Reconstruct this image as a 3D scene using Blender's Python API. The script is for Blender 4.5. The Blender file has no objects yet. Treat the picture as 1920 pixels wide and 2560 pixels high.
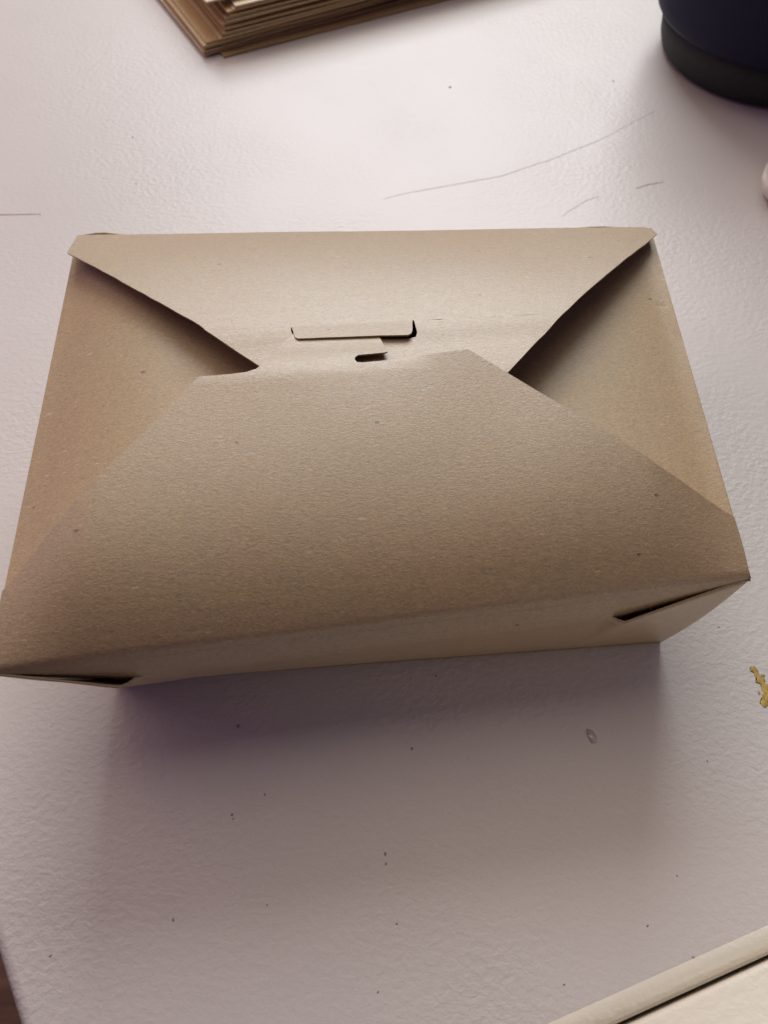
import bpy, bmesh, math, random
from mathutils import Vector, Euler, noise
from mathutils.geometry import tessellate_polygon
random.seed(7)
S = bpy.context.scene

# ---------------------------------------------------------------- camera
CAM = Vector((-0.006681, -0.134065, 0.208217))
ROT = Euler((0.556881, 0.005924, -0.072942), 'XYZ')
cd = bpy.data.cameras.new('camera')
cam = bpy.data.objects.new('camera', cd)
S.collection.objects.link(cam)
cam.location = CAM
cam.rotation_euler = ROT
cd.sensor_fit = 'VERTICAL'
cd.sensor_height = 34.6
cd.lens = 26.0
cd.clip_start = 0.01
cd.clip_end = 20
cd.dof.use_dof = True
cd.dof.focus_distance = 0.20
cd.dof.aperture_fstop = 19
S.camera = cam

# ---------------------------------------------------------------- world and light
W = bpy.data.worlds.new('World')
S.world = W
W.use_nodes = True
bg = W.node_tree.nodes['Background']
bg.inputs[0].default_value = (0.62, 0.30, 0.98, 1)
bg.inputs[1].default_value = 0.050


def area(name, az, el, dist, sx, sy, watt, col, target=(0, 0, 0.02)):
    d = bpy.data.lights.new(name, 'AREA')
    d.shape = 'RECTANGLE'
    d.size, d.size_y, d.energy, d.color = sx, sy, watt, col
    o = bpy.data.objects.new(name, d)
    S.collection.objects.link(o)
    a, e = math.radians(az), math.radians(el)
    T = Vector(target)
    o.location = T + dist * Vector((math.sin(a) * math.cos(e), math.cos(a) * math.cos(e), math.sin(e)))
    o.rotation_euler = (T - o.location).to_track_quat('-Z', 'Y').to_euler()
    return o


area('window_light', 6, 38, 2.2, 1.35, 1.1, 38, (0.92, 0.96, 1.0))
area('ceiling_light', -4, 64, 2.2, 2.2, 2.0, 18, (1.0, 0.88, 0.70))
area('warm_room_light', -62, 43, 1.8, 1.3, 1.0, 5.4, (1.0, 0.74, 0.58))
area('cool_fill_light', 95, 50, 1.8, 1.0, 1.0, 0.9, (0.72, 0.74, 1.0))
area('violet_glow_light', -76, 20, 1.2, 1.3, 0.7, 1.5, (0.80, 0.42, 1.0))
# added warm spot, no source seen, to brighten the table edge and cream panel
sp = bpy.data.lights.new('added_edge_spot', 'SPOT')
sp.energy, sp.color, sp.spot_size, sp.spot_blend, sp.shadow_soft_size = 1.7, (1.0, 0.88, 0.66), math.radians(30), 1.0, 0.03
so = bpy.data.objects.new('added_edge_spot', sp)
S.collection.objects.link(so)
so.location = (0.30, -0.45, 0.16)
so.rotation_euler = (Vector((0.10, -0.165, 0)) - so.location).to_track_quat('-Z', 'Y').to_euler()

vs = S.view_settings
vs.view_transform = 'Standard'
vs.look = 'None'
vs.exposure = 0
vs.gamma = 1

# ---------------------------------------------------------------- helpers
RM = ROT.to_matrix()


def at(px, py, z=0.0):
    """point of the plane z under photograph pixel (px, py)"""
    d = RM @ Vector(((px - 960) / 1924.0, -(py - 1280) / 1924.0, -1.0))
    return CAM + d * ((z - CAM.z) / d.z)


def link(name, me, mat, parent=None):
    o = bpy.data.objects.new(name, me)
    S.collection.objects.link(o)
    if mat:
        me.materials.append(mat)
    o.parent = parent
    return o


def from_bm(name, bm, mat, parent=None, smooth=True):
    me = bpy.data.meshes.new(name)
    bm.normal_update()
    bm.to_mesh(me)
    bm.free()
    for p in me.polygons:
        p.use_smooth = smooth
    return link(name, me, mat, parent)


def thing(name, label, cat, group=None, loc=(0, 0, 0)):
    o = bpy.data.objects.new(name, None)
    o.empty_display_size = 0.01
    S.collection.objects.link(o)
    o.location = loc
    tag(o, label, cat, group)
    return o


def tag(o, label, cat, group=None):
    o['label'] = label
    o['category'] = cat
    if group:
        o['group'] = group
    return o


def sstep(a, b, x):
    t = max(0.0, min(1.0, (x - a) / (b - a)))
    return t * t * (3 - 2 * t)


# ---------------------------------------------------------------- materials
class NT:
    def __init__(s, name, rough=0.5, spec=0.5):
        s.m = bpy.data.materials.new(name)
        s.m.use_nodes = True
        s.t = s.m.node_tree
        s.b = s.t.nodes['Principled BSDF']
        s.b.inputs['Roughness'].default_value = rough
        s.b.inputs['Specular IOR Level'].default_value = spec
        s.co = s.t.nodes.new('ShaderNodeTexCoord').outputs['Object']

    def n(s, typ, **kw):
        nd = s.t.nodes.new(typ)
        for k, v in kw.items():
            if k in nd.inputs:
                nd.inputs[k].default_value = v
            else:
                setattr(nd, k, v)
        return nd

    def l(s, a, b):
        s.t.links.new(a, b)

    def mapping(s, scale=(1, 1, 1), rot=(0, 0, 0)):
        m = s.n('ShaderNodeMapping')
        m.inputs['Scale'].default_value = scale
        m.inputs['Rotation'].default_value = rot
        s.l(s.co, m.inputs['Vector'])
        return m.outputs[0]

    def noise(s, scale, detail=3, rough=0.5, vec=None, dist=0.0):
        nd = s.n('ShaderNodeTexNoise')
        nd.inputs['Scale'].default_value = scale
        nd.inputs['Detail'].default_value = detail
        nd.inputs['Roughness'].default_value = rough
        nd.inputs['Distortion'].default_value = dist
        s.l(vec if vec else s.co, nd.inputs['Vector'])
        return nd.outputs['Fac']

    def ramp(s, src, stops):
        r = s.n('ShaderNodeValToRGB')
        e = r.color_ramp.elements
        while len(e) < len(stops):
            e.new(0.5)
        for el, (p, c) in zip(e, stops):
            el.position = p
            el.color = c if len(c) == 4 else (*c, 1)
        s.l(src, r.inputs[0])
        return r.outputs[0]

    def mix(s, fac, a, b, mode='MIX'):
        m = s.n('ShaderNodeMix', data_type='RGBA', blend_type=mode)
        for sock, v in ((m.inputs['Factor'], fac), (m.inputs[6], a), (m.inputs[7], b)):
            if hasattr(v, 'links') or hasattr(v, 'is_output'):
                s.l(v, sock)
            elif isinstance(v, (int, float)):
                sock.default_value = v
            else:
                sock.default_value = (*v, 1)
        return m.outputs[2]

    def math(s, op, a, b):
        m = s.n('ShaderNodeMath', operation=op)
        for sock, v in zip(m.inputs, (a, b)):
            if isinstance(v, (int, float)):
                sock.default_value = v
            else:
                s.l(v, sock)
        return m.outputs[0]

    def bump(s, h, dist, strength=1.0, prev=None):
        b = s.n('ShaderNodeBump')
        b.inputs['Strength'].default_value = strength
        b.inputs['Distance'].default_value = dist
        s.l(h, b.inputs['Height'])
        if prev:
            s.l(prev, b.inputs['Normal'])
        return b.outputs[0]


def kraft(name, base=(0.385, 0.279, 0.150), rough=0.43, spec=1.0, rotz=0.5):
    k = NT(name, rough, spec)
    fib = k.mapping((1.0, 2.2, 1.6), (0, 0, rotz))
    fine = k.noise(1050, 4, 0.7, fib, 1.2)
    mid = k.noise(260, 3, 0.6, fib)
    big = k.noise(22, 2, 0.5)
    d = tuple(c * 0.68 for c in base)
    li = tuple(min(1, c * 1.30) for c in base)
    c = k.ramp(fine, [(0.30, d), (0.72, li)])
    c = k.mix(k.ramp(mid, [(0.35, (0, 0, 0)), (0.75, (1, 1, 1))]), c, k.mix(1.0, c, (1.08, 1.05, 1.0), 'MULTIPLY'))
    c = k.mix(k.math('MULTIPLY', k.ramp(big, [(0.4, (0, 0, 0)), (0.62, (1, 1, 1))]), 0.5), c, k.mix(1.0, c, (1.03, 0.95, 0.90), 'MULTIPLY'))
    # dark bark flecks and pale fibres, both sparse
    v = k.n('ShaderNodeTexVoronoi')
    v.inputs['Scale'].default_value = 190
    k.l(k.mapping((1.0, 1.5, 1.0), (0, 0, 0.9)), v.inputs['Vector'])
    sep = k.n('ShaderNodeSeparateColor')
    k.l(v.outputs['Color'], sep.inputs[0])
    size = k.math('MULTIPLY', k.math('SUBTRACT', sep.outputs[0], 0.80), 0.62)
    fleck = k.math('LESS_THAN', v.outputs['Distance'], size)
    c = k.mix(k.math('MULTIPLY', fleck, 0.75), c, (0.085, 0.05, 0.03))
    v2 = k.n('ShaderNodeTexVoronoi')
    v2.inputs['Scale'].default_value = 330
    k.l(k.mapping((0.5, 2.6, 1.0), (0, 0, 2.1)), v2.inputs['Vector'])
    sep2 = k.n('ShaderNodeSeparateColor')
    k.l(v2.outputs['Color'], sep2.inputs[0])
    fib2 = k.math('LESS_THAN', v2.outputs['Distance'], k.math('MULTIPLY', k.math('SUBTRACT', sep2.outputs[1], 0.86), 1.3))
    c = k.mix(k.math('MULTIPLY', fib2, 0.45), c, (0.72, 0.60, 0.42))
    k.b.inputs['Coat Weight'].default_value = 0.60
    k.b.inputs['Coat Roughness'].default_value = 0.42
    k.l(c, k.b.inputs['Base Color'])
    rr = k.n('ShaderNodeMapRange')
    rr.inputs[3].default_value = rough - 0.07
    rr.inputs[4].default_value = rough + 0.14
    k.l(mid, rr.inputs[0])
    k.l(rr.outputs[0], k.b.inputs['Roughness'])
    b1 = k.bump(k.noise(900, 4, 0.7, k.mapping((1.0, 2.4, 1.5), (0, 0, rotz)), 0.8), 0.00014, 0.8)
    k.l(k.bump(fine, 0.00007, 0.6, b1), k.b.inputs['Normal'])
    return k.m


M_kraft = kraft('kraft_board')
M_kraft2 = kraft('kraft_board_side', rotz=-0.7, rough=0.52, spec=0.4)
M_bag = kraft('kraft_sheet', (0.55, 0.385, 0.19), 0.6, 0.25, 0.2)
M_bag2 = kraft('kraft_sheet_darker', (0.42, 0.285, 0.14), 0.65, 0.2, 1.2)
M_bag3 = kraft('kraft_sheet_pale', (0.62, 0.48, 0.29), 0.5, 0.3, -0.4)


def paint(name, base, rough, bumpd, cream=False):
    k = NT(name, rough, 0.5)
    mott = k.noise(9, 3, 0.55)
    c = k.ramp(mott, [(0.3, tuple(x * 0.96 for x in base)), (0.7, tuple(min(1, x * 1.03) for x in base))])
    grain = k.noise(2300, 2, 0.6)
    c = k.mix(0.10, c, k.ramp(grain, [(0.3, (0.3, 0.3, 0.3)), (0.7, (0.9, 0.9, 0.9))]), 'OVERLAY')
    # tiny grey specks of dirt
    v = k.n('ShaderNodeTexVoronoi')
    v.inputs['Scale'].default_value = 62
    k.l(k.co, v.inputs['Vector'])
    sep = k.n('ShaderNodeSeparateColor')
    k.l(v.outputs['Color'], sep.inputs[0])
    fl = k.math('LESS_THAN', k.math('ADD', v.outputs['Distance'], k.math('MULTIPLY', k.math('SUBTRACT', k.noise(900, 1), 0.5), 0.06)), k.math('MULTIPLY', k.math('SUBTRACT', sep.outputs[0], 0.92), 0.38))
    c = k.mix(k.math('MULTIPLY', fl, 0.35), c, tuple(x * 0.35 for x in base))
    k.l(c, k.b.inputs['Base Color'])
    # orange-peel roller texture, stronger in patches
    w = k.mapping((1.0, 1.25, 1.0), (0, 0, 0.35))
    peel = k.noise(470, 2.5, 0.55, w, 0.25)
    peel = k.ramp(peel, [(0.35, (0, 0, 0)), (0.68, (1, 1, 1))])
    patch = k.n('ShaderNodeMapRange')
    patch.inputs[1].default_value = 0.38
    patch.inputs[2].default_value = 0.62
    patch.inputs[3].default_value = 0.35
    patch.inputs[4].default_value = 1.0
    k.l(k.noise(14, 2), patch.inputs[0])
    h = k.math('MULTIPLY', peel, patch.outputs[0])
    b = k.bump(h, bumpd, 1.0)
    b = k.bump(k.noise(95, 2, 0.5), bumpd * 1.6, 0.6, b)
    k.l(b, k.b.inputs['Normal'])
    return k.m


M_table = paint('white_table_paint', (0.63, 0.59, 0.555), 0.40, 0.00011)
M_cream = paint('cream_paint', (0.84, 0.79, 0.67), 0.42, 0.00010)  # the panel's own cream; on the rail this lighter colour paints in light


def plain(name, col, rough, spec=0.5, nscale=300, amt=0.12):
    k = NT(name, rough, spec)
    f = k.noise(nscale, 3)
    k.l(k.ramp(f, [(0.3, tuple(c * (1 - amt) for c in col)), (0.7, tuple(min(1, c * (1 + amt)) for c in col))]), k.b.inputs['Base Color'])
    k.l(k.bump(f, 0.00005, 0.5), k.b.inputs['Normal'])
    return k.m


M_navy = plain('navy_glaze', (0.006, 0.006, 0.028), 0.6, 0.25)
M_band = plain('dark_green_band', (0.026, 0.029, 0.028), 0.65, 0.3)
M_scratch = plain('scratch_grey', (0.40, 0.37, 0.355), 0.7, 0.3, 900, 0.3)
M_scratch2 = plain('scratch_brown', (0.24, 0.15, 0.13), 0.7, 0.3, 900, 0.3)
M_crumb = plain('crumb_dark', (0.34, 0.27, 0.235), 0.8, 0.2)
M_mustard = plain('dried_sauce', (0.46, 0.31, 0.07), 0.35, 0.5, 500, 0.35)
M_clear = plain('dry_drop', (0.50, 0.47, 0.46), 0.12, 0.8)
M_tan = plain('cream_plastic', (0.84, 0.79, 0.70), 0.4)


def wood():
    k = NT('brown_floor', 0.5, 0.3)
    n = k.noise(7, 6, 0.6, k.mapping((1, 9, 1), (0, 0, 0.3)), 0.6)
    k.l(k.ramp(n, [(0.3, (0.10, 0.05, 0.028)), (0.7, (0.26, 0.15, 0.085))]), k.b.inputs['Base Color'])
    return k.m


# ---------------------------------------------------------------- box frame of reference
# rim corners of the takeout box, slightly out of square as it stands
BL = Vector((-0.0865, 0.0663, 0.0551))
BR = Vector((0.0903, 0.0611, 0.0509))
FR = Vector((0.0806, -0.0613, 0.0534))
FL = Vector((-0.0873, -0.0709, 0.0529))
# base corners on the table
hb = 0.0012
bFR = Vector((0.0775, -0.0552, hb))
bFL = Vector((-0.0778, -0.0552, hb))
bBR = Vector((0.0785, 0.0535, hb))
bBL = Vector((-0.0775, 0.0550, hb))


def dline(p, a, b):
    """signed distance of p to the line a-b, positive on the left"""
    ab = (b - a).xy
    ap = Vector((p[0] - a.x, p[1] - a.y))
    return (ab.x * ap.y - ab.y * ap.x) / ab.length


def bow(u):
    # the front crease is pushed outwards between the two corner slits
    if u <= 0 or u >= 1:
        return 0.0
    a, b = min(1.0, u / 0.17), min(1.0, (1 - u) / 0.17)
    return 0.0018 * a * b


def front_edge(u):
    p = FL.lerp(FR, u)
    p.y -= bow(u)
    return p


def dists(x, y):
    p = (x, y)
    dl, dr = dline(p, BL, FL), dline(p, FR, BR)
    return dline(p, FL, FR), dline(p, BR, BL), dl, dr


def zrim(x, y):
    dF, dB, dL, dR = dists(x, y)
    v = max(0, min(1, dF / max(1e-6, dF + dB)))
    u = max(0, min(1, dL / max(1e-6, dL + dR)))
    return (FL.z * (1 - u) + FR.z * u) * (1 - v) + (BL.z * (1 - u) + BR.z * u) * v


def wob(x, y, s, a):
    return a * noise.noise(Vector((x * s, y * s, s)))


def hump(d, L):
    t = max(-0.2, min(1.0, d / L))
    return 2 * t - t * t


A_F, A_B = 0.0128, 0.0152


def z_front(x, y):
    dF, dB, dL, dR = dists(x, y)
    lift = 0.42 + 0.58 * sstep(-0.004, 0.024, min(dL, dR))
    over = 0.0003 * math.log(1 + math.exp(max(-30, min(30, -dF / 0.0003))))     # past the crease the card turns down
    up = max(dF, 0)
    return zrim(x, y) - 4.7 * over + (A_F * (1 - math.exp(-up / 0.0165)) + 0.085 * up) * lift + wob(x, y, 30, 0.0005)


def z_back(x, y):
    dF, dB, dL, dR = dists(x, y)
    lift = 1.0
    return zrim(x, y) + A_B * hump(dB, 0.074) * lift + 0.0006 + wob(x, y, 26, 0.0004)


def z_tab(x, y):
    d = max(0, -dline((x, y), FOLD_A, FOLD_B))
    return z_back(x, y) + 0.12 * d


def on(px, py, zf):
    w = at(px, py, 0.06)
    for _ in range(15):
        w = at(px, py, zf(w.x, w.y))
    return w


NOTCH = on(968, 880, z_back)
FOLD_A, FOLD_B = on(560, 824, z_back), on(1402, 783, z_back)


def z_tip(x, y):
    d = -dline((x, y), FOLD_A, FOLD_B)
    d = max(0, d)
    return z_back(x, y) - 0.0006 * sstep(0, 0.009, d) - 0.03 * d


def under(z, x, y):
    return min(z, z_front(x, y) - 0.0009, z_back(x, y) - 0.0009)


def z_side_l(x, y):
    dF, dB, dL, dR = dists(x, y)
    return under(zrim(x, y) + 0.0080 * hump(dL, 0.034) - 0.0005 - 0.0006 * sstep(0, 0.004, dL) - 0.0016 * (1 - sstep(0.0, 0.02, dB)) * sstep(0, 0.012, dL), x, y)


def z_side_r(x, y):
    dF, dB, dL, dR = dists(x, y)
    return under(zrim(x, y) + 0.0030 * hump(dR, 0.045) - 0.0005 - 0.0006 * sstep(0, 0.004, dR), x, y)


def z_tongue(x, y):
    return max(z_front(x, y), z_tip(x, y) + 0.0008)


def outline(pts, zf, jit=0.00005, step=0.003):
    """photograph outline -> points on the height field zf, resampled with frayed cut edges"""
    P = []
    for q in pts:
        if isinstance(q, Vector):
            P.append(Vector((q.x, q.y)))
            continue
        z = 0.06
        for _ in range(12):
            w = at(q[0], q[1], z)
            z = zf(w.x, w.y)
        P.append(w.xy)
    out = []
    for i, a in enumerate(P):
        b = P[(i + 1) % len(P)]
        out.append(a.copy())
        n = int((b - a).length / step)
        for k in range(1, n):
            p = a.lerp(b, k / n)
            nn = (b - a).normalized()
            j = random.gauss(0, jit)
            out.append(p + Vector((-nn.y, nn.x)) * j)
    return out


def sheet(name, poly, zf, mat, parent=None, thick=0.00048, cell=0.0025, cuts=(), taper=False):
    bm = bmesh.new()
    vs_ = [bm.verts.new((p.x, p.y, 0)) for p in poly]
    tris = tessellate_polygon([[Vector((p.x, p.y, 0)) for p in poly]])
    for t in tris:
        try:
            bm.faces.new([vs_[i] for i in t])
        except ValueError:
            pass
    bmesh.ops.recalc_face_normals(bm, faces=bm.faces)
    x0, x1 = min(p.x for p in poly), max(p.x for p in poly)
    y0, y1 = min(p.y for p in poly), max(p.y for p in poly)
    for ax, a, b in ((0, x0, x1), (1, y0, y1)):
        c = a + cell
        while c < b:
            co = (c, 0, 0) if ax == 0 else (0, c, 0)
            no = (1, 0, 0) if ax == 0 else (0, 1, 0)
            bmesh.ops.bisect_plane(bm, geom=bm.verts[:] + bm.edges[:] + bm.faces[:], dist=1e-6, plane_co=co, plane_no=no)
            c += cell
    for co, no in cuts:
        bmesh.ops.bisect_plane(bm, geom=bm.verts[:] + bm.edges[:] + bm.faces[:], dist=1e-6, plane_co=co, plane_no=no)
    bmesh.ops.remove_doubles(bm, verts=bm.verts, dist=2e-6)
    for v in bm.verts:
        v.co.z = zf(v.co.x, v.co.y)
    bmesh.ops.recalc_face_normals(bm, faces=bm.faces)
    bm.normal_update()
    if sum(f.normal.z for f in bm.faces) < 0:
        bmesh.ops.reverse_faces(bm, faces=bm.faces)
    top = bm.faces[:]
    # thickness: a lowered copy and a rim joined to it
    bm.verts.ensure_lookup_table()
    low = {}
    for v in bm.verts[:]:
        tt = thick * max(0.05, min(1.0, dline(v.co, FL, FR) / 0.002)) if taper else thick
        low[v] = bm.verts.new(v.co - Vector((0, 0, tt)))
    bnd = [e for e in bm.edges if e.is_boundary]
    for f in top:
        bm.faces.new([low[v] for v in reversed(f.verts)])
    for e in bnd:
        a, b = e.verts
        lp = e.link_loops[0]
        if lp.vert == a:
            a, b = b, a
        f = bm.faces.new([a, b, low[b], low[a]])
        f.smooth = False
    bm.normal_update()
    for e in bm.edges:
        if len(e.link_faces) == 2 and e.calc_face_angle(0) > 0.9:
            e.smooth = False
    return from_bm(name, bm, mat, parent)


# ---------------------------------------------------------------- the takeout box
box = thing('takeout_box', 'closed brown kraft takeout box with an interlocking tab lid in the middle of the table', 'takeout box')


def bump1(u, a, b, pk):
    """0 outside a..b, 1 at pk"""
    if u <= a or u >= b:
        return 0.0
    if (pk - a) < (b - pk):        # blunt on the left, running out straight to the right
        return math.sin((u - a) / (pk - a) * math.pi / 2) ** 0.8 if u < pk else (b - u) / (b - pk)
    return (u - a) / (pk - a) if u < pk else math.sin((b - u) / (b - pk) * math.pi / 2) ** 0.8


def wall(name, r0, r1, b0, b1, zf, lips, inward, nu=64, nv=14, drop=0.0006):
    bm = bmesh.new()
    rows = []
    out = -inward
    for j in range(nv + 1):
        v = j / nv
        row = []
        for i in range(nu + 1):
            u = i / nu
            R = front_edge(u) if name == 'front_wall' else r0.lerp(r1, u)
            R.z = zf(R.x, R.y) - (0.0 if name == 'front_wall' else drop)
            Bp = b0.lerp(b1, u)
            lip = sum(amp * bump1(u, a, b, pk) for a, b, pk, amp in lips)
            dz = sum(dzz * bump1(u, a, b, pk) for (a, b, pk, amp), dzz in zip(lips, [l[3] * 0.2 for l in lips]))
            p = R.lerp(Bp, v)
            if name == 'front_wall':
                p += out * 0.0001 * (1 - v)
            f = (1 - v) ** 2
            p += out * (lip * f + 0.0009 * math.sin(v * math.pi))
            p.z -= dz * (1 - v) ** 3
            row.append(bm.verts.new(p))
        rows.append(row)
    for j in range(nv):
        for i in range(nu):
            bm.faces.new([rows[j][i], rows[j + 1][i], rows[j + 1][i + 1], rows[j][i + 1]])
    if name == 'front_wall':
        # strip between the crease and the slits; it shares its lower edge with the wall wherever there is no slit
        top = []
        for j in range(5):
            row = []
            for i in range(nu + 1):
                u = i / nu
                lip = sum(amp * bump1(u, a, b, pk) for a, b, pk, amp in lips)
                if j == 4 and lip <= 0:
                    row.append(rows[0][i])
                    continue
                a_, b_ = FL.lerp(FR, u), front_edge(u)
                p = a_.lerp(b_, j / 4)
                p.z = z_front(p.x, p.y) - (0.00006 if j == 0 else 0)
                row.append(bm.verts.new(p))
            top.append(row)
        for j in range(4):
            for i in range(nu):
                bm.faces.new([top[j][i], top[j + 1][i], top[j + 1][i + 1], top[j][i + 1]])
    o = from_bm(name, bm, M_kraft if name == 'front_wall' else M_kraft2, box)
    m = o.modifiers.new('thickness', 'SOLIDIFY')
    m.thickness = 0.00048
    m.offset = -1 if True else 1
    return o


def uof(px, py, a, b):
    p = at(px, py, (a.z + b.z) / 2)
    return (p - a).xy.dot((b - a).xy) / (b - a).xy.length_squared


uL, uR = uof(315, 1690, FL, FR), uof(1550, 1540, FL, FR)
print('slits', uL, uR, uof(240, 583, BL, BR), uof(295, 583, BL, BR), uof(1500, 565, BL, BR), uof(1530, 565, BL, BR))
wall('front_wall', FL, FR, bFL, bFR, z_front, [(0.0, uL, uL * 0.84, 0.0024), (uR + 0.010, 1.0, uR * 0.86 + 0.14, 0.0019)], Vector((0, 1, 0)), 120)
wall('side_wall', FR, BR, bFR, bBR, zrim, [], Vector((-1, 0, 0)), 20)
wall('back_wall', BR, BL, bBR, bBL, z_back, [(0.0, 0.15, 0.085, 0.0019), (0.90, 1.0, 0.955, 0.0026)], Vector((0, -1, 0)))
wall('side_wall', BL, FL, bBL, bFL, zrim, [], Vector((1, 0, 0)), 20)
# bottom board
bm = bmesh.new()
f = bm.faces.new([bm.verts.new(p - Vector((0, 0, 0.0003))) for p in (bFL, bFR, bBR, bBL)])
r = bmesh.ops.extrude_face_region(bm, geom=[f])
for v in [g for g in r['geom'] if isinstance(g, bmesh.types.BMVert)]:
    v.co.z = 0.0003
bmesh.ops.recalc_face_normals(bm, faces=bm.faces)
from_bm('base', bm, M_kraft2, box, False)

# folded corner gussets seen as thin edges inside the front slits
for (ua, ub) in ((-0.004, uL - 0.004), (uR + 0.004, 1.0)):
    bm = bmesh.new()
    prev = None
    for i in range(25):
        u = ua + (ub - ua) * i / 24
        R = front_edge(u)
        s = math.sin(math.pi * i / 24)
        R += Vector((0, 0.0008, 0))
        z = z_front(R.x, R.y - 0.0008) - 0.0024 - 0.0006 * s
        a = bm.verts.new((R.x, R.y, z))
        b = bm.verts.new((R.x, R.y + 0.006, z - 0.010))
        if prev:
            bm.faces.new([prev[0], prev[1], b, a])
        prev = (a, b)
    o = from_bm('gusset', bm, M_kraft2, box)
    m = o.modifiers.new('thickness', 'SOLIDIFY')
    m.thickness = 0.0003
    m.offset = 0

# side flaps
sl = [BL + Vector((0.0001, -0.0008, 0)), FL + Vector((0.0001, 0.001, 0)), at(620, 1300, 0.057), at(760, 1050, 0.058), at(720, 760, 0.058), at(330, 620, 0.055)]
sheet('side_flap', outline(sl, z_side_l, 0.0), z_side_l, M_kraft2, box)
sr = [FR + Vector((-0.0001, 0.001, 0)), BR + Vector((-0.0001, -0.0008, 0)), at(1560, 610, 0.055), at(1180, 760, 0.056), at(1130, 1000, 0.057), at(1300, 1250, 0.056)]
sheet('side_flap', outline(sr, z_side_r, 0.0), z_side_r, M_kraft2, box)

# back flap with its tab, then the tip beyond the fold line
fa, fb = (560, 824), (1402, 783)


def foldy(x):
    return fa[1] + (fb[1] - fa[1]) * (x - fa[0]) / (fb[0] - fa[0])


diagL = lambda x: 632 + (914 - 632) * (x - 168) / (650 - 168)
diagR = lambda x: 928 + (796 - 928) * (x - 1272) / (1400 - 1272)
xl = 515
xr = 1409
back = [(168, 632), (195, 587), (300, 586), (900, 578), (1607, 567), (1629, 573), (1643, 584), (1613, 610), (1480, 717), (xr, foldy(xr)),
        (1031, foldy(1031)), (1031, 826), (1028, 833), (1020, 837), (880, 841), (745, 846), (738, 843), (735, 836), (729, foldy(729)),
        (xl, foldy(xl)), (500, 813), (340, 724)]
bf = sheet('back_flap', outline(back, z_tab), z_tab, M_kraft, box)
tip = [(xl, foldy(xl)), (729, foldy(729)), (727, 825), (733, 843), (742, 850), (880, 848), (1026, 845), (1040, 842), (1043, 830), (1035, foldy(1035)), (xr, foldy(xr)),
       (1272, 928), (1225, 970), (760, 985), (652, 917)]
sheet('tip', outline(tip, z_tip), z_tip, M_kraft, bf)

# front flap: wide trapezoid whose tongue is tucked under the tab
front = [FL.lerp(FR, k / 40) + Vector((0.0002 - 0.0006 * k / 40, -0.0003, 0)) for k in range(41)] + [ (1862, 1380), (1836, 1292), (1650, 1166), (1460, 1045), (1272, 934), (1180, 878), (1170, 873), (1100, 882), (1000, 896),
         (980, 899), (905, 906), (893, 905), (887, 899), (888, 892), (896, 887), (930, 884), (960, 881), (969, 879), (966, 871), (950, 845), (930, 815), (740, 822), (728, 838), (690, 872), (652, 913),
         (640, 922), (615, 930), (575, 935), (497, 941), (330, 1108), (155, 1292), (5, 1478)]


def z_front_all(x, y):
    zf = z_front(x, y)
    dF, dB, dL, dR = dists(x, y)
    d = -dline((x, y), FOLD_A, FOLD_B)      # >0 in front of the fold
    w = (1 - sstep(0.006, 0.020, d)) * (1 - sstep(0.002, 0.012, x - NOTCH.x))
    zc = zf * (1 - w) + (z_back(x, y) + 0.0002 - 0.01 * max(0, d)) * w
    # the tongue drops under the tab
    k = 1 - sstep(0.0020, 0.0036, d)
    return zc * (1 - k) + (z_back(x, y) - 0.0008) * k


cn = Vector((-(FR - FL).y, (FR - FL).x, 0)).normalized()
ccuts = [((FL.x + cn.x * o_, FL.y + cn.y * o_, 0), cn) for o_ in (-0.0018, -0.0012, -0.0006, -0.0002, 0.0002, 0.0006, 0.0012, 0.002, 0.003)]
sheet('front_flap', outline(front, z_front_all), z_front_all, M_kraft, box, cuts=ccuts, taper=True)

# ---------------------------------------------------------------- table, its rail, the cream panel beyond, the floor
def prism(name, pts, z0, z1, mat, parent, bev=0.0, seg=4):
    bm = bmesh.new()
    f = bm.faces.new([bm.verts.new((p[0], p[1], z1)) for p in pts])
    r = bmesh.ops.extrude_face_region(bm, geom=[f])
    for v in [g for g in r['geom'] if isinstance(g, bmesh.types.BMVert)]:
        v.co.z = z0
    bmesh.ops.recalc_face_normals(bm, faces=bm.faces)
    if bev:
        bmesh.ops.bevel(bm, geom=[e for e in bm.edges if all(v.co.z > (z0 + z1) / 2 for v in e.verts)], offset=bev, segments=seg, profile=0.5, affect='EDGES')
    o = from_bm(name, bm, mat, parent, True)
    for p in o.data.polygons:
        p.use_smooth = True
    for e in o.data.edges:
        pass
    return o


dA = Vector((-0.4617, 0.887))
dB_ = Vector((0.9634, 0.268))
K = Vector((-0.0712, -0.1712))           # front corner of the table
nB = Vector((0.268, -0.9634))            # outwards over the right-hand edge
table = thing('table', 'glossy off-white painted table with orange-peel texture under the takeout box', 'table')
far = K + dA * 1.0 + dB_ * 1.1
prism('tabletop', [K + nB * 0.0035, K + nB * 0.0035 + dB_ * 1.1, far, K + dA * 1.0], -0.028, 0.0, M_table, table, 0.0035, 5)

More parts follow.
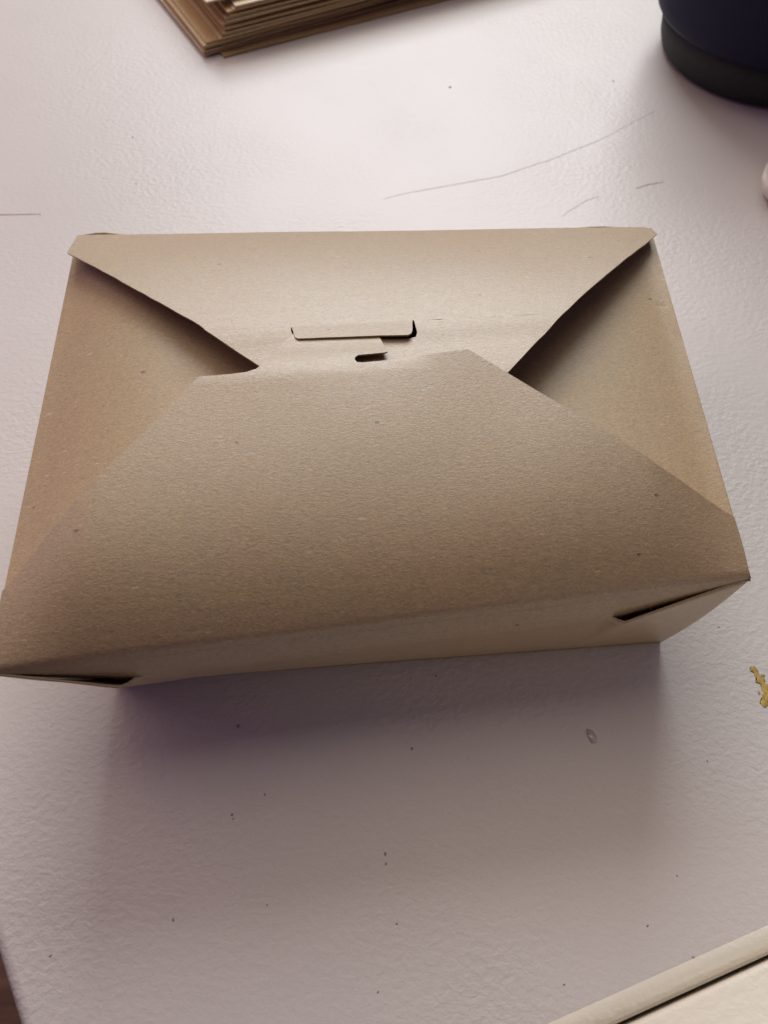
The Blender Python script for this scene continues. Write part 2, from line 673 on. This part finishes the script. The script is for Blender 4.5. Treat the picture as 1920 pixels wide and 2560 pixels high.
# rounded rail along the right-hand edge; cream colour paints in the light on it
bm = bmesh.new()
rows = []
for i in range(90):
    s = -0.002 + 1.1 * i / 89
    base = K + dB_ * s
    row = []
    prof = [(-0.0006, 0.00008)] + [(0.0052 * math.sin(t) - 0.0000, 0.0052 * math.cos(t) - 0.0052 + 0.00008) for t in [math.pi / 2 * k / 8 for k in range(9)]] + [(0.0052, -0.028)]
    for (o_, z) in prof:
        p = base + nB * o_
        row.append(bm.verts.new((p.x, p.y, z)))
    rows.append(row)
for i in range(89):
    for j in range(len(rows[0]) - 1):
        bm.faces.new([rows[i][j], rows[i][j + 1], rows[i + 1][j + 1], rows[i + 1][j]])
bmesh.ops.recalc_face_normals(bm, faces=bm.faces)
from_bm('lit_edge_rail', bm, M_cream, table)

q0 = K + nB * 0.0060 - dB_ * 0.05
q1 = K + nB * 0.0060 + dB_ * 1.1
pan = prism('cream_panel', [q0, q0 + nB * 0.35, q1 + nB * 0.35, q1], -0.030, -0.0008, M_cream, None, 0.0012, 3)
tag(pan, 'cream painted furniture panel beyond the dark gap in the bottom right corner', 'furniture panel')

bm = bmesh.new()
bm.faces.new([bm.verts.new((x, y, -0.72)) for x, y in ((-4, -4), (4, -4), (4, 4), (-4, 4))])
fl = from_bm('floor', bm, wood(), None)
fl['kind'] = 'structure'


# scratches: very shallow ribbons following the photograph
def ribbon(name, pts, wd, mat, z=0.00006):
    bm = bmesh.new()
    P = [at(*p) for p in pts]
    Q = []
    for a, b in zip(P, P[1:]):
        n = max(2, int((b - a).length / 0.002))
        Q += [a.lerp(b, k / n) for k in range(n)]
    Q.append(P[-1])
    prev = None
    for i, p in enumerate(Q):
        d = (Q[min(i + 1, len(Q) - 1)] - Q[max(i - 1, 0)]).normalized()
        n = Vector((-d.y, d.x, 0))
        t = i / (len(Q) - 1)
        w = wd * (0.35 + 0.65 * math.sin(math.pi * min(1, 0.08 + t * 0.9)) ** 0.5) * random.uniform(0.6, 1.1) / 2
        p = p + n * random.gauss(0, 0.00006)
        a, b = bm.verts.new((p.x + n.x * w, p.y + n.y * w, z)), bm.verts.new((p.x - n.x * w, p.y - n.y * w, z))
        if prev:
            bm.faces.new([prev[0], prev[1], b, a])
        prev = (a, b)
    bmesh.ops.recalc_face_normals(bm, faces=bm.faces)
    return from_bm(name, bm, mat, table)


ribbon('scratch', [(960, 497), (1010, 484), (1100, 468), (1250, 441), (1380, 398), (1500, 350), (1640, 275)], 0.00032, M_scratch)
ribbon('scratch', [(1405, 541), (1435, 520), (1470, 500), (1500, 490)], 0.00032, M_scratch)
ribbon('scratch', [(1590, 471), (1620, 462), (1660, 455)], 0.00045, M_scratch2)
ribbon('scratch', [(-60, 538), (20, 537), (75, 536), (100, 535), (101, 541)], 0.00055, M_scratch2)


def blob(name, px, py, rx, ry, ang, h, mat, parent=None, lump=0.35, z=None):
    p = at(px, py)
    bm = bmesh.new()
    bmesh.ops.create_icosphere(bm, subdivisions=3, radius=1)
    ca, sa = math.cos(ang), math.sin(ang)
    sd = random.random() * 50
    for v in bm.verts:
        n = 1 + lump * noise.noise(v.co * 1.6 + Vector((sd, 0, 0))) + lump * 0.5 * noise.noise(v.co * 4 + Vector((sd, 0, 0)))
        x, y, zz = v.co.x * rx * n, v.co.y * ry * n, max(0, v.co.z) * h
        v.co = (p.x + x * ca - y * sa, p.y + x * sa + y * ca, zz + 0.00003)
    return bm


# loose crumbs and specks that can be found in the photograph
cr = bmesh.new()
specks = [(1533, 203, 5), (1125, 218, 6), (332, 343, 5), (115, 218, 3), (259, 446, 3), (340, 460, 3), (596, 1816, 7), (90, 1970, 5), (662, 1987, 5), (580, 2037, 6), (583, 2047, 4),
          (445, 2130, 5), (963, 2135, 7), (965, 2160, 5), (1030, 1872, 6), (1352, 1837, 5), (1768, 1903, 4), (1693, 2190, 4), (1619, 2315, 5), (1622, 2356, 6), (1733, 2394, 6),
          (126, 2390, 6), (992, 2310, 5), (988, 2390, 8), (945, 2480, 5), (1090, 1690, 4), (1797, 1568, 4), (1832, 1747, 4), (668, 2262, 4), (1410, 2462, 5), (433, 2300, 6), (723, 370, 4)]
specks = [q for k, q in enumerate(specks) if k % 4 != 3]
for (px, py, s) in specks:
    sc = (at(px + 1, py) - at(px, py)).length
    t = blob('t', px, py, s * sc * 0.36, s * sc * 0.55, random.uniform(0, 3), s * sc * 0.2, None, lump=0.8)
    me = bpy.data.meshes.new('t')
    t.to_mesh(me)
    t.free()
    cr.from_mesh(me)
    bpy.data.meshes.remove(me)
o = from_bm('crumbs', cr, M_crumb)
o['kind'] = 'stuff'
tag(o, 'tiny dark crumbs and specks scattered over the off-white table', 'crumbs')

mb = bmesh.new()
for (px, py, rx, ry, ang) in [(1885, 1675, 0.0011, 0.0009, 0), (1893, 1688, 0.0007, 0.0011, 0.3), (1901, 1702, 0.0012, 0.0009, 0), (1908, 1713, 0.0008, 0.0013, 0.2), (1914, 1727, 0.0008, 0.0011, 0.3), (1898, 1733, 0.0003, 0.0005, 0),
                              (1918, 1745, 0.0013, 0.0014, 0), (1911, 1758, 0.0011, 0.0010, 0.2), (1930, 1752, 0.0016, 0.0016, 0), (1908, 1690, 0.0005, 0.0004, 0)]:
    t = blob('t', px, py, rx * 1.05, ry * 1.05, ang, 0.00005, None, lump=0.5)
    me = bpy.data.meshes.new('t')
    t.to_mesh(me)
    t.free()
    mb.from_mesh(me)
    bpy.data.meshes.remove(me)
o = from_bm('sauce_smear', mb, M_mustard)
tag(o, 'small dried mustard-yellow smear on the table at the right edge', 'sauce smear')
bmx = blob('t', 1480, 1842, 0.0011, 0.0019, 0.25, 0.0005, None, lump=0.25)
o = from_bm('dried_drop', bmx, M_clear)
tag(o, 'tiny colourless dried droplet on the table in front of the box', 'droplet')


# ---------------------------------------------------------------- stack of kraft sheets behind
def paper(w, d, t, mat, seed, name='kraft_sheet'):
    """one folded sheet: two plies with a slight wave, origin at its near left corner"""
    bm = bmesh.new()
    nx, ny = 26, 8
    grid = []
    for j in range(ny + 1):
        row = []
        for i in range(nx + 1):
            x, y = w * i / nx, d * j / ny
            z = 0.0005 * noise.noise(Vector((x * 22, y * 14, seed * 3.1)))
            row.append(bm.verts.new((x + (0.0002 * noise.noise(Vector((y * 90, seed, 0))) if i == 0 else 0), y + (0.0003 * noise.noise(Vector((x * 90, seed, 5))) if j == 0 else 0), z)))
        grid.append(row)
    fs = []
    for j in range(ny):
        for i in range(nx):
            fs.append(bm.faces.new([grid[j][i], grid[j][i + 1], grid[j + 1][i + 1], grid[j + 1][i]]))
    r = bmesh.ops.extrude_face_region(bm, geom=fs)
    for v in [g for g in r['geom'] if isinstance(g, bmesh.types.BMVert)]:
        v.co.z += t
    bmesh.ops.recalc_face_normals(bm, faces=bm.faces)
    return from_bm(name, bm, mat, None, False)


c0 = at(560, 146)
e0 = at(1010, 27)
ang0 = math.atan2((e0 - c0).y, (e0 - c0).x)
z = 0.0001
GRP = 'kraft sheets stacked behind the takeout box'
ux, uy = Vector((math.cos(ang0), math.sin(ang0), 0)), Vector((-math.sin(ang0), math.cos(ang0), 0))
# (slide along the front edge, slide back, turn, thickness, material)
rows_ = [(0.000, 0.000, 0.00, 0.0009, M_bag2), (-0.0085, 0.0045, 0.03, 0.0007, M_bag), (-0.0088, 0.0050, 0.045, 0.0008, M_bag3), (-0.0076, 0.0056, 0.02, 0.0006, M_bag2), (-0.0080, 0.0048, 0.035, 0.0009, M_bag),
         (-0.0062, 0.0056, 0.03, 0.0006, M_bag), (0.0006, 0.0040, 0.035, 0.0008, M_bag3), (0.0022, 0.0046, 0.03, 0.0006, M_bag2), (0.0030, 0.0036, 0.015, 0.0008, M_bag), (0.0040, 0.0044, 0.01, 0.0006, M_bag),
         (0.0046, 0.0036, 0.01, 0.0007, M_bag2), (0.0036, 0.0050, 0.03, 0.0008, M_bag), (0.0060, 0.0042, 0.00, 0.0006, M_bag3), (0.0054, 0.0048, 0.02, 0.0008, M_bag2), (0.0080, 0.0042, 0.01, 0.0006, M_bag),
         (0.0072, 0.0052, 0.025, 0.0007, M_bag), (0.0100, 0.0046, 0.00, 0.0008, M_bag2), (0.0116, 0.0048, -0.01, 0.0008, M_bag3), (0.0060, 0.0110, 0.02, 0.0006, M_bag2), (-0.0012, 0.0098, 0.02, 0.0008, M_bag3)]
proto = {}
for i, (sx_, sy_, tw, th, mt) in enumerate(rows_):
    o = paper(0.255, 0.18, th, mt, i)
    p = c0 + ux * (sx_ + 0.0) + uy * sy_
    o.location = (p.x, p.y, z)
    o.rotation_euler = (0, 0, ang0 + tw - 0.01)
    z += th + 0.0002 + 0.00022 * ((i * 7) % 3)
    if i == 0:
        lab = 'bottom brown sheet of the stack, its corner sticking out in front'
    elif i == len(rows_) - 1:
        lab = 'topmost pale kraft sheet of the stack, set back to the left'
    elif i == len(rows_) - 2:
        lab = 'dark brown sheet just under the topmost pale sheet of the stack'
    elif i == len(rows_) - 3:
        lab = 'pale kraft sheet near the top of the stack with a brightly lit near corner'
    else:
        lab = ('brown kraft sheet low in the stack, jutting out to its left' if i <= 5 else
               'brown kraft sheet halfway up the stack, stepped back from its left edge' if i <= 11 else
               'brown kraft sheet in the upper part of the stack, just under the pale sheets')
    tag(o, lab, 'paper sheet', GRP)
print('stack height', z)


# ---------------------------------------------------------------- dark mug and small cream thing at the right
def lathe(name, prof, mat, parent, n=96):
    bm = bmesh.new()
    rings = [[bm.verts.new((r * math.cos(2 * math.pi * i / n), r * math.sin(2 * math.pi * i / n), z_)) for i in range(n)] for r, z_ in prof]
    for a, b in zip(rings, rings[1:]):
        for i in range(n):
            bm.faces.new([a[i], a[(i + 1) % n], b[(i + 1) % n], b[i]])
    bm.faces.new(list(reversed(rings[0])))
    bm.faces.new(rings[-1])
    o = from_bm(name, bm, mat, parent)
    return o


mug = thing('mug', 'dark navy round mug with a dark green foot at the top right', 'mug', loc=(0.2120, 0.2515, 0))
lathe('foot', [(0.045, 0.0002), (0.0490, 0.0008), (0.0515, 0.003), (0.0530, 0.007), (0.0540, 0.013), (0.0543, 0.0205)], M_band, mug)
lathe('body', [(0.052, 0.0200), (0.0575, 0.0203), (0.0588, 0.0222), (0.0592, 0.027), (0.0598, 0.05), (0.061, 0.095), (0.0605, 0.0965), (0.0585, 0.096), (0.0575, 0.092), (0.056, 0.05), (0.053, 0.030), (0.03, 0.028)], M_navy, mug)

rc = thing('rounded_case', 'small cream rounded case just entering at the right edge of the table', 'small case', loc=(0.1850, 0.1400, 0))
lathe('body', [(0.006, 0.0001), (0.0115, 0.0015), (0.0135, 0.006), (0.0138, 0.010)], M_tan, rc, 48)
lathe('lid', [(0.0134, 0.0103), (0.0137, 0.011), (0.0128, 0.0155), (0.009, 0.0185), (0.003, 0.0195)], M_tan, rc, 48)
